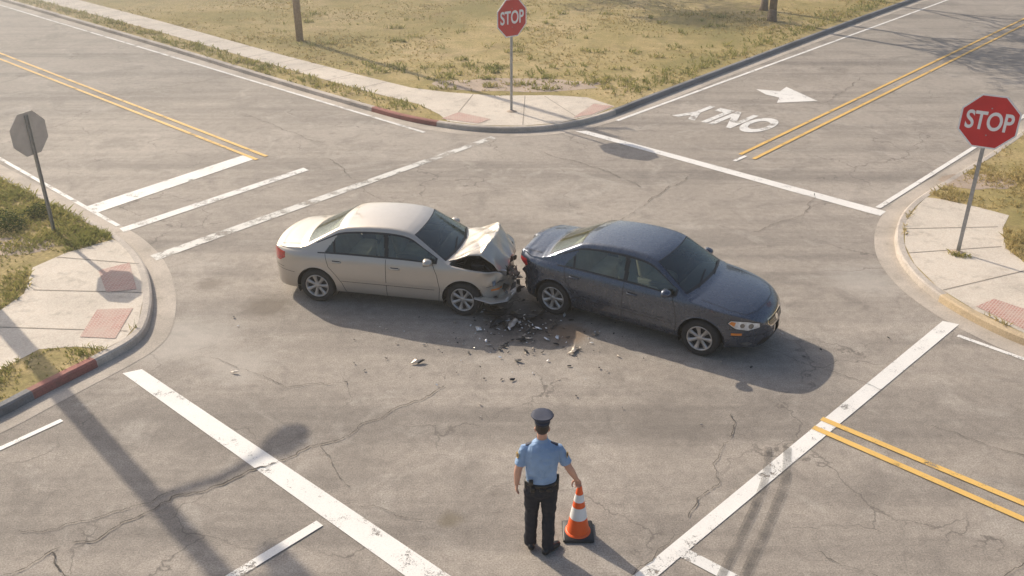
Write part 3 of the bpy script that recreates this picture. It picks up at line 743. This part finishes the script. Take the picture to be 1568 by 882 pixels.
            wbf.obj('wheel',[M['rubber'],M['rim'],M['rimdark']],root,True)
    ib=Buf()
    box(ib,(0,0,.32),(2.6,1.4,.1),1); 
    for sy in(-.37,.37):
        box(ib,(.12,sy,.55),(.5,.5,.22),0,None,.06); box(ib,(-.18,sy,.85),(.18,.48,.6),0,Matrix.Rotation(-.22,3,'Y'),.07); box(ib,(-.27,sy,1.2),(.1,.26,.17),0,Matrix.Rotation(-.2,3,'Y'),.04)
    box(ib,(-.85,0,.55),(.5,1.2,.24),0,None,.06); box(ib,(-1.15,0,.85),(.2,1.2,.55),0,Matrix.Rotation(-.4,3,'Y'),.06)
    box(ib,(-1.5,0,.96),(.5,1.2,.04),1); box(ib,(.92,0,.84),(.42,1.36,.24),1,None,.08)
    tube(ib,[Vector((.62,.37,.95))+Vector((.07*math.sin(a)*.5,.18*math.cos(a),.17*math.sin(a))) for a in np.linspace(0,2*math.pi,25)],[.014]*25,8,1,False)
    box(ib,(.3,0,.5),(1.0,.2,.3),1,None,.04)
    for s in(-1,1): box(ib,(-.1,s*.76,.62),(1.9,.05,.5),1,None,.02)
    ib.obj('interior',[M['seat'],M['dash']],root,True)
    return root,bvh

def fold(x,y,z,s,a):
    p=Vector((x*s,y*s,z*s)); n=mnoise.noise_vector(p); n2=mnoise.noise_vector(p*2.3+Vector((5,1,2)))
    return Vector((a*(abs(n.x)*2-.5),a*n.y*1.2,a*n.z*1.2))+Vector((n2.x,n2.y,n2.z))*a*.55
def def_silver(v):
    if v.x>1.35:
        t=min(1,(v.x-1.35)/.95); k=.70 if v.y>-.2 else .78
        x=1.35+(v.x-1.35)*(1-(1-k)*t); d=fold(v.x,v.y,v.z,2.6,.10*t*t)
        low=max(0,min(1,(.55-v.z)/.3)); sag=-.06*t*low*(1 if v.y<0 else .3)
        return Vector((x+d.x,v.y+d.y,max(.12,v.z+d.z*.8+sag)))
    return v
def def_grey(v):
    if v.x<-1.6:
        t=min(1,(-1.6-v.x)/.7); k=.30 if v.y<0 else .12; k=k*(.5+.5*max(0,min(1,(.3-v.y)/.9)))
        top=max(0,min(1,(.90-v.z)/.15)); edge=max(0,min(1,(-.35-v.y)/.35))
        amp=max(top,edge*.9)*(1 if v.y<.2 else .35)
        x=v.x+k*t*.7*(.55+.45*top); d=fold(v.x,v.y,v.z,2.9,.11*t*amp)
        lift=.045*t*(1-top)
        return Vector((x+d.x,v.y+d.y,v.z+d.z+lift))
    return v
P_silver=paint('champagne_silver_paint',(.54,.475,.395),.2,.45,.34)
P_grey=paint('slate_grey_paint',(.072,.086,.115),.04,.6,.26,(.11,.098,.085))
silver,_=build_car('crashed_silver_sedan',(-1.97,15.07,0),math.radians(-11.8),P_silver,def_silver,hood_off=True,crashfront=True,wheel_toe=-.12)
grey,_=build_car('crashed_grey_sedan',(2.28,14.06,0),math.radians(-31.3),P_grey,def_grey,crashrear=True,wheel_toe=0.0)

hb=Buf(); nx,ny=46,44; hv=[]
for i in range(nx):
    t=i/(nx-1)
    for j in range(ny):
        s=j/(ny-1)*2-1
        w=.72-.05*t; y=s*w+.04*t
        x=1.14-.13*s*s+t*.90
        ridge=1-abs(t-.66)/.66 if t<.66 else 1-(t-.66)/.34
        z=.985+.24*ridge*(1-.35*s*s)-.20*max(0,t-.66)/.34-.03*s*s
        cr=abs(((t*2.1+s*.9)%1.)-.5)*.16*t + abs(((t*1.3-s*1.4+.3)%1.)-.5)*.14*t
        n=mnoise.noise(Vector((x*4,y*4,2)))*.05*t
        hv.append((x+ .04*mnoise.noise(Vector((y*5,1,t*3)))*t,y,z+cr-.05*t+n))
hb.add(hv,[(i*ny+j,(i+1)*ny+j,(i+1)*ny+j+1,i*ny+j+1) for i in range(nx-1) for j in range(ny-1)])
ho=hb.obj('crumpled_bonnet',[P_silver,M['under']],silver,True)
try: ho.data.set_sharp_from_angle(angle=math.radians(9))
except Exception: pass
md=ho.modifiers.new('s','SOLIDIFY'); md.thickness=.018; md.offset=-1; md.material_offset=1
eb=Buf()
box(eb,(1.5,0,.6),(.6,1.2,.3),0,None,.04); box(eb,(1.45,.1,.80),(.35,.5,.14),0,None,.04); box(eb,(1.5,-.45,.76),(.22,.2,.2),0,None,.03)
for i in range(30):
    c=(random.uniform(1.3,1.98),random.uniform(-.62,.62),random.uniform(.5,.86)); R=Matrix.Rotation(random.uniform(0,3),3,Vector((random.random(),random.random(),random.random())).normalized())
    box(eb,c,(random.uniform(.05,.2),random.uniform(.03,.12),random.uniform(.02,.1)),random.choice([0,0,0,1]),R,.01)
for i in range(10):
    a=Vector((random.uniform(1.3,1.8),random.uniform(-.6,.6),.8)); tube(eb,[a,a+Vector((.15,random.uniform(-.2,.2),.06)),a+Vector((.3,random.uniform(-.3,.3),-.1))],[.016]*3,8,0)
eb.obj('engine_bay',[M['engine'],M['rim']],silver)
tb=Buf()
def shard(buf,c,s,m,z=.0,curl=.3):
    k=random.randint(4,6); a0=random.uniform(0,6.28); pts=[]
    for i in range(k):
        a=a0+i*2*math.pi/k+random.uniform(-.3,.3); r=s*random.uniform(.5,1.1); pts.append(Vector((math.cos(a)*r*1.5,math.sin(a)*r*.7,0)))
    R=Matrix.Rotation(random.uniform(0,6.28),3,'Z')@Matrix.Rotation(random.uniform(-curl,curl),3,'X')@Matrix.Rotation(random.uniform(-curl,curl),3,'Y')
    pts=[R@p for p in pts]; mz=min(p.z for p in pts); pts=[p+Vector((c[0],c[1],z-mz+.016)) for p in pts]
    th=Vector((0,0,.006+.05*s)); v=pts+[p+th for p in pts]; cc=sum(pts,Vector())/k+Vector((0,0,s*.18))+th
    v.append(cc)
    buf.add(v,[(i,(i+1)%k,k+(i+1)%k,k+i) for i in range(k)]+[tuple(range(k-1,-1,-1))]+[(k+i,k+(i+1)%k,2*k) for i in range(k)],m)
for i in range(30):
    c=Vector((random.uniform(1.8,2.2),random.uniform(-.8,.3),0)); shard(tb,c,random.uniform(.04,.12),random.choice([0,0,0,1,2]),random.uniform(.15,.6),1.2)
tube(tb,[(1.55,-.85,.40),(1.8,-.85,.34),(1.98,-.68,.31),(2.06,-.35,.32),(2.02,0,.36)],[(.02,.09),(.025,.12),(.025,.13),(.025,.11),(.02,.08)],12,2,fx=(0,0,1))
tb.v=[tuple(Vector(q)+mnoise.noise_vector(Vector(q)*6)*.02) for q in tb.v]
tb.obj('torn_bumper',[M['trim'],M['lampdark'],P_silver],silver)
dbb=Buf()
def_pts=[((-.25,13.72),.17,0),((.0,13.60),.14,2),((-.08,13.6),.12,0),((.15,13.1),.08,0),((-1.5,12.4),.08,2),((-1.44,12.42),.07,0),((-4.3,12.1),.05,2),((1.0,12.8),.07,2),((1.4,13.3),.07,2),((0,11.9),.05,0),((-.55,13.45),.08,1),((.45,13.5),.07,1),((.3,13.85),.14,0),((.1,12.45),.06,0),((-.3,13.95),.16,0),((.22,12.75),.05,0),((-4.8,13.9),.035,0),((.75,13.2),.06,1),((.1,13.95),.15,0),((.5,14.0),.1,0),((.9,12.3),.03,0),((1.7,12.6),.03,2),((-.7,12.7),.035,0),((-.3,14.15),.18,0)]
for c,s,m in def_pts: shard(dbb,c,s,m,0,.25)
for i in range(210):
    r=abs(random.gauss(0,.65)); a=random.uniform(0,6.28); shard(dbb,(.1+r*math.cos(a)*1.1,13.7+r*math.sin(a)*.8-.25*r),random.choice([.012,.016,.02,.03,.05]),random.choice([0,0,0,1,2]),0,.4)
for i in range(110):
    r=abs(random.gauss(0,1.7)); a=random.uniform(3.0,6.4); shard(dbb,(.2+r*math.cos(a)*1.3,13.6+r*math.sin(a)*.9),random.uniform(.01,.026),random.choice([0,1,2]),0,.3)
dbb.obj('crash_debris',[M['trim'],M['lamp'],P_silver])

# ------------------------------------------------------------------ traffic cone
CX,CY=.79,8.52
cone=empty('traffic_cone',(CX,CY,0)); b=Buf()
box(b,(0,0,.02),(.37,.37,.04),2,None,.012)
lathe(b,[(.155,.04),(.145,.055),(.135,.06)],(0,0,0),(0,0,1),32,0)
def cr_(h): return .135+( .028-.135)*(h-.06)/(.70-.06)
hs=[.06,.26,.26,.42,.42,.50,.50,.60,.60,.70]
for i,(a,c) in enumerate(zip(hs,hs[1:])):
    if a==c: continue
    m=1 if (a,c) in ((.26,.42),(.50,.60)) else 0; e=.0025 if m else 0
    lathe(b,[(cr_(a)+e,a),(cr_(c)+e,c)],(0,0,0),(0,0,1),32,m)
lathe(b,[(.028,.70),(.024,.715),(.016,.72),(.0,.712)],(0,0,0),(0,0,1),20,0)
M['orange']=simple('cone_orange',(.95,.13,.02),.45,var=.08); M['reflect']=simple('reflective_white',(.85,.83,.80),.35,var=.05)
b.obj('cone_body',[M['orange'],M['reflect'],M['trim']],cone,True)

# ------------------------------------------------------------------ police officer
OX,OY=.33,8.27
off=empty('police_officer',(OX,OY,0))
def cloth(name,col,bs=.35,rough=.85):
    m,nt,b=new_mat(name); p=objc(nt)
    nt.links.new(ramp(nt,nz(nt,p,5,5),[(.3,tuple(x*.85 for x in col)),(.7,tuple(x*1.12 for x in col))]),b.inputs['Base Color'])
    b.inputs['Roughness'].default_value=rough
    v=mapping(nt,p,0,(1,1,.55)); bump(nt,b,nz(nt,v,11,3,.5,1.2),bs,.03); return m
M['shirt']=cloth('uniform_shirt_blue',(.27,.39,.57),.7); M['trouser']=cloth('uniform_trousers_navy',(.016,.017,.024),.6)
M['skin']=simple('skin',(.60,.33,.23),.5,var=.08); M['hair']=simple('dark_hair',(.035,.022,.016),.6,var=.3,scale=60,bmp=.5)
M['shoe']=simple('black_leather',(.012,.012,.012),.3); M['cap']=cloth('cap_navy',(.028,.034,.062),.1,.7)
M['badge']=simple('gold_badge',(.75,.50,.12),.35,.5); M['leather']=simple('duty_belt_leather',(.012,.011,.01),.4)
parts=[]
def part(mi,fn): 
    b=Buf(); fn(b); parts.append((b,mi))
def vt(path,r,mi,n=20,fx=(1,0,0)): part(mi,lambda b:tube(b,path,r,n,0,True,fx))
vt([(0,0,.965),(0,0,1.02),(0,0,1.10),(0,-.005,1.20),(0,-.01,1.30),(0,-.012,1.38),(0,-.01,1.45),(.0,-.005,1.495),(0,0,1.53),(0,.0,1.56)],[(.168,.115),(.174,.124),(.174,.125),(.182,.130),(.196,.134),(.203,.130),(.190,.114),(.150,.094),(.098,.075),(.062,.062)],0,28)
vt([(0,0,.80),(0,-.01,.86),(0,-.01,.93),(0,0,1.0)],[(.13,.10),(.172,.128),(.174,.124),(.163,.112)],1,28)
vt([(-.085,0,.95),(-.095,-.005,.85),(-.10,.01,.70),(-.105,.03,.52),(-.11,.02,.36),(-.115,.02,.18),(-.115,.03,.06)],[.087,.102,.093,.077,.076,.070,.074],1,20)
vt([(.085,0,.95),(.09,-.01,.85),(.09,-.02,.70),(.09,-.01,.52),(.09,-.04,.36),(.09,-.06,.18),(.09,-.06,.06)],[.087,.102,.093,.077,.076,.070,.074],1,20)
def shoe(x,y,a):
    def fn(b):
        R=Matrix.Rotation(a,3,'Z'); pth=[R@Vector((0,t,h))+Vector((x,y,0)) for t,h in ((-.10,.045),(-.08,.05),(-.02,.055),(.06,.048),(.13,.04),(.17,.032),(.185,.028))]
        tube(b,pth,[(.025,.03),(.042,.045),(.044,.05),(.048,.044),(.05,.036),(.038,.028),(.015,.014)],18,0,True,R@Vector((1,0,0)))
    part(4,fn)
shoe(-.118,.02,.22); shoe(.10,-.08,-.75)
vt([(0,-.005,1.50),(0,.0,1.58),(0,.005,1.66)],[(.062,.062),(.055,.058),(.056,.062)],2)
vt([(0,.03,1.605),(0,.028,1.625),(0,.02,1.66),(0,.01,1.70),(0,.005,1.745),(0,.0,1.79),(0,-.005,1.825),(0,-.005,1.845)],[(.025,.03),(.047,.062),(.062,.082),(.070,.092),(.074,.098),(.072,.095),(.055,.075),(.02,.03)],2,24)
vt([(0,.118,1.66),(0,.113,1.69),(0,.10,1.72),(0,.095,1.74)],[(.014,.012),(.016,.018),(.009,.012),(.006,.006)],2,10)
vt([(-.02,.094,1.648),(0,.10,1.65),(.02,.094,1.648)],[.005,.009,.005],2,8,None)
for s in(-1,1):
    vt([(s*.072,-.012,1.665),(s*.079,-.016,1.69),(s*.081,-.02,1.72),(s*.074,-.012,1.735)],[(.006,.008),(.008,.014),(.009,.018),(.005,.008)],2,10)
vt([(0,-.040,1.665),(0,-.035,1.69),(0,-.022,1.72),(0,-.012,1.775),(0,-.01,1.82),(0,-.008,1.853)],[(.050,.045),(.063,.068),(.072,.085),(.077,.096),(.066,.085),(.02,.03)],3,22)
LS=Vector((-.180,-.005,1.445)); LE=Vector((-.262,-.03,1.16)); LW=Vector((-.278,.03,.915))
RS=Vector((.180,-.005,1.44)); RE=Vector((.31,-.01,1.17)); RW=Vector((.415,.17,.865))
def arm(S,E,W):
    vt([S+Vector((.03 if S.x<0 else -.03,0,.012)),S,S.lerp(E,.25),S.lerp(E,.5),S.lerp(E,.72),S.lerp(E,.74)],[.045,.060,.063,.064,.068,.060],0,18,None)
    vt([S.lerp(E,.5),S.lerp(E,.8),E,E.lerp(W,.25),E.lerp(W,.6),W],[.048,.047,.043,.044,.036,.027],2,16,None)
arm(LS,LE,LW); arm(RS,RE,RW)
def hand(W,pd,nrm,th,curl,spread=.0):
    """W wrist, pd pointing direction, nrm palm normal (curl direction), th thumb side"""
    pd=Vector(pd).normalized(); nrm=Vector(nrm); nrm=(nrm-pd*nrm.dot(pd)).normalized(); sd=pd.cross(nrm)
    if sd.dot(Vector(th))<0: sd=-sd
    part(2,lambda b:tube(b,[W-pd*.02,W+pd*.02,W+pd*.055,W+pd*.09],[(.027,.020),(.035,.017),(.041,.016),(.038,.014)],16,0,True,sd))
    for i,(l,r) in enumerate(((.070,.0092),(.078,.0095),(.073,.0090),(.058,.0080))):
        o=W+pd*.082+sd*(.030-.0195*i); d=(pd+sd*(spread*(1.5-i)*.3)).normalized(); p=[o-pd*.02,o]; a=0
        for k in range(3):
            a+=curl[k]; dd=(d*math.cos(a)+nrm*math.sin(a)); p.append(p[-1]+dd*l*(.45,.32,.23)[k])
        part(2,lambda b,p=p,r=r:tube(b,p,[r,r*1.05,r,r*.92,r*.75],10,0,True,None))
    o=W+pd*.02+sd*.025; p=[o,o+(pd*.5+sd*.75+nrm*.2).normalized()*.035,o+(pd*.62+sd*.62+nrm*.45).normalized()*.07,o+(pd*.72+sd*.45+nrm*.6).normalized()*.097]
    part(2,lambda b,p=p:tube(b,p,[.015,.0125,.0105,.0085],10,0,True,None))
hand(LW,(-.02,.10,-1),(1,.15,0),(0,1,0),(.25,.35,.3),.2)
tip=Vector((CX-OX,CY-OY,.70))
pd=(tip+Vector((-.01,-.02,.055))-RW)
hand(RW,pd,(.25,.2,-1),(-.6,.8,0),(.75,.75,.45),.5)
allb=Buf()
for b,mi in parts: allb.add(b.v,b.f)
src=mk('tmp',allb.v,allb.f,M['skin'])
bm=bmesh.new(); bm.from_mesh(src.data); bmesh.ops.recalc_face_normals(bm,faces=bm.faces); bm.to_mesh(src.data); bm.free()
rm=src.modifiers.new('r','REMESH'); rm.mode='VOXEL'; rm.voxel_size=.0065
sm=src.modifiers.new('s','SMOOTH'); sm.iterations=2; sm.factor=.5
bpy.context.view_layer.update(); dg=bpy.context.evaluated_depsgraph_get(); me=bpy.data.meshes.new_from_object(src.evaluated_get(dg)); bpy.data.objects.remove(src)
me.materials.clear()
for k in ('shirt','trouser','skin','hair','shoe'): me.materials.append(M[k])
AV=[];AF=[];AM=[]
for b,mi in parts:
    o=len(AV); AV+=b.v; AF+=[tuple(i+o for i in f) for f in b.f]; AM+=[mi]*len(b.f)
T_=BVHTree.FromPolygons(AV,AF)
mi=[]
for p in me.polygons:
    r=T_.find_nearest(p.center); mi.append(AM[r[2]] if r[2] is not None else 0)
nv=len(me.vertices); co_=np.empty(nv*3); me.vertices.foreach_get('co',co_); co_=co_.reshape(-1,3)
no_=np.empty(nv*3); me.vertex_normals.foreach_get('vector',no_); no_=no_.reshape(-1,3)
for i in range(nv):
    q=Vector(co_[i]); r=T_.find_nearest(q)
    if r[2] is not None and AM[r[2]] in (0,1):
        a=.007 if AM[r[2]]==0 else .009
        k=mnoise.noise(Vector((q.x*9,q.y*9,q.z*15)))+.5*mnoise.noise(Vector((q.x*20+4,q.y*20,q.z*26)))
        co_[i]+=no_[i]*a*k
me.vertices.foreach_set('co',co_.reshape(-1))
me.polygons.foreach_set('material_index',mi); me.polygons.foreach_set('use_smooth',[True]*len(mi)); me.update()
bo=bpy.data.objects.new('body',me); COL.objects.link(bo); bo.parent=off
ub=Buf()
tube(ub,[(0,-.002,.965),(0,-.002,.97),(0,-.002,1.012),(0,-.002,1.017)],[(.174,.124),(.184,.134),(.184,.134),(.174,.124)],32,0,True,(1,0,0))
for x,y,s in ((.172,.0,(.055,.09,.15)),(-.165,-.02,(.05,.06,.11)),(-.10,-.122,(.06,.04,.075)),(.09,-.122,(.07,.035,.06)),(-.15,.07,(.05,.05,.09)),(0.0,-.135,(.05,.03,.05))):
    box(ub,(x,y,.955),s,0,None,.01)
box(ub,(.188,.0,1.03),(.03,.04,.09),0,None,.008); tube(ub,[(.18,0,.90),(.178,.0,.82)],[(.02,.035),(.015,.025)],10,0)
box(ub,(-.12,-.128,1.06),(.05,.035,.07),0,None,.008)
tube(ub,[(0,0,1.785),(0,0,1.79),(0,-.004,1.835)],[(.080,.104),(.084,.108),(.086,.111)],32,1,True,(1,0,0))
tube(ub,[(0,-.002,1.832),(0,0,1.85),(0,.006,1.872),(0,.008,1.885),(0,.008,1.892)],[(.087,.112),(.112,.135),(.128,.150),(.118,.14),(.08,.10)],36,1,True,(1,0,0))
tube(ub,[(0,-.003,1.790),(0,-.003,1.803)],[(.0865,.1105),(.0865,.1105)],32,0,True,(1,0,0))
v=[];k=14
for i in range(k):
    a=math.radians(25+130*i/(k-1)); v+=[(.084*math.cos(a),.106*math.sin(a),1.80),(.09*math.cos(a),.165*math.sin(a)+.005,1.775)]
ub.add(v,[(2*i,2*i+1,2*i+3,2*i+2) for i in range(k-1)],0)
tube(ub,[(0,.0,1.535),(0,.004,1.565),(0,.004,1.585)],[(.074,.074),(.066,.070),(.062,.067)],24,2,False,(1,0,0))
for s in(-1,1):
    box(ub,(s*.135,-.003,1.505),(.10,.045,.012),1,Matrix.Rotation(s*.42,3,'Y'),.004)
    S=LS if s<0 else RS; E=LE if s<0 else RE; c=S.lerp(E,.30); nr=Vector((s,-.35,.15)).normalized()
    x,y,_=frame(nr); cc=c+nr*.066
    ub.add([cc+x*(.034*math.cos(a))+y*(.040*math.sin(a))+nr*.006 for a in np.linspace(0,6.28,14)[:-1]],[tuple(range(13))],3)
    ub.add([cc+x*(.020*math.cos(a))+y*(.024*math.sin(a))+nr*.008 for a in np.linspace(0,6.28,14)[:-1]],[tuple(range(13))],4)
ub.obj('uniform_kit',[M['leather'],M['cap'],M['shirt'],M['badge'],M['cap']],off,True)

# ------------------------------------------------------------------ morning haze: real scattering volumes, denser mist added to the north-west for glow
def haze(name,dens):
    m=bpy.data.materials.new(name); m.use_nodes=True; nt=m.node_tree; nt.nodes.clear()
    o=nt.nodes.new('ShaderNodeOutputMaterial'); vs=nt.nodes.new('ShaderNodeVolumeScatter')
    vs.inputs['Color'].default_value=(1,.96,.89,1); vs.inputs['Density'].default_value=dens; vs.inputs['Anisotropy'].default_value=.72
    nt.links.new(vs.outputs[0],o.inputs['Volume']); return m
hz=Buf(); box(hz,(0,60,5.9),(420,360,13.6)); hz.obj('haze_air',haze('haze_volume',.0042))
mb=Buf(); R_,n_=[],24
pr=[(math.sin(a)*1.0,-math.cos(a)) for a in np.linspace(.001,math.pi-.001,n_)]
lathe(mb,pr,(0,0,0),(0,0,1),48)
mb.v=[(-40+x*38,66+y*40,4+z*10.) for x,y,z in mb.v]
mb.obj('glow_mist',haze('glow_mist_volume',.020))  # added mist, placed to strengthen the glow in the upper-left corner

# ------------------------------------------------------------------ light
EL=math.radians(32); sd=Vector((.68,-.73,0)).normalized()
ld=Vector((sd.x*math.cos(EL),sd.y*math.cos(EL),-math.sin(EL)))
sl=bpy.data.lights.new('sun','SUN'); sl.energy=5.0; sl.angle=math.radians(.5); sl.color=(1,.89,.73)
so=bpy.data.objects.new('sun',sl); so.rotation_euler=ld.to_track_quat('-Z','Y').to_euler(); so.location=(-20,20,30); COL.objects.link(so)
w=bpy.data.worlds.new('World'); SC.world=w; w.use_nodes=True; nt=w.node_tree; bg=nt.nodes['Background']
sky=nt.nodes.new('ShaderNodeTexSky'); sky.sky_type='NISHITA'; sky.sun_disc=False; sky.sun_elevation=EL; sky.sun_rotation=math.atan2(-sd.x,-sd.y)
sky.dust_density=3.; sky.air_density=1.; nt.links.new(sky.outputs[0],bg.inputs[0]); bg.inputs[1].default_value=.15
SC.view_settings.view_transform='Standard'; SC.view_settings.look='None'; SC.view_settings.exposure=0
cd=bpy.data.cameras.new('camera'); cd.sensor_width=36; cd.lens=36*1405/1568; cd.clip_end=4000
co=bpy.data.objects.new('camera',cd); co.location=(0,0,7.6); co.rotation_euler=(math.radians(90-26.8),0,0); COL.objects.link(co); SC.camera=co
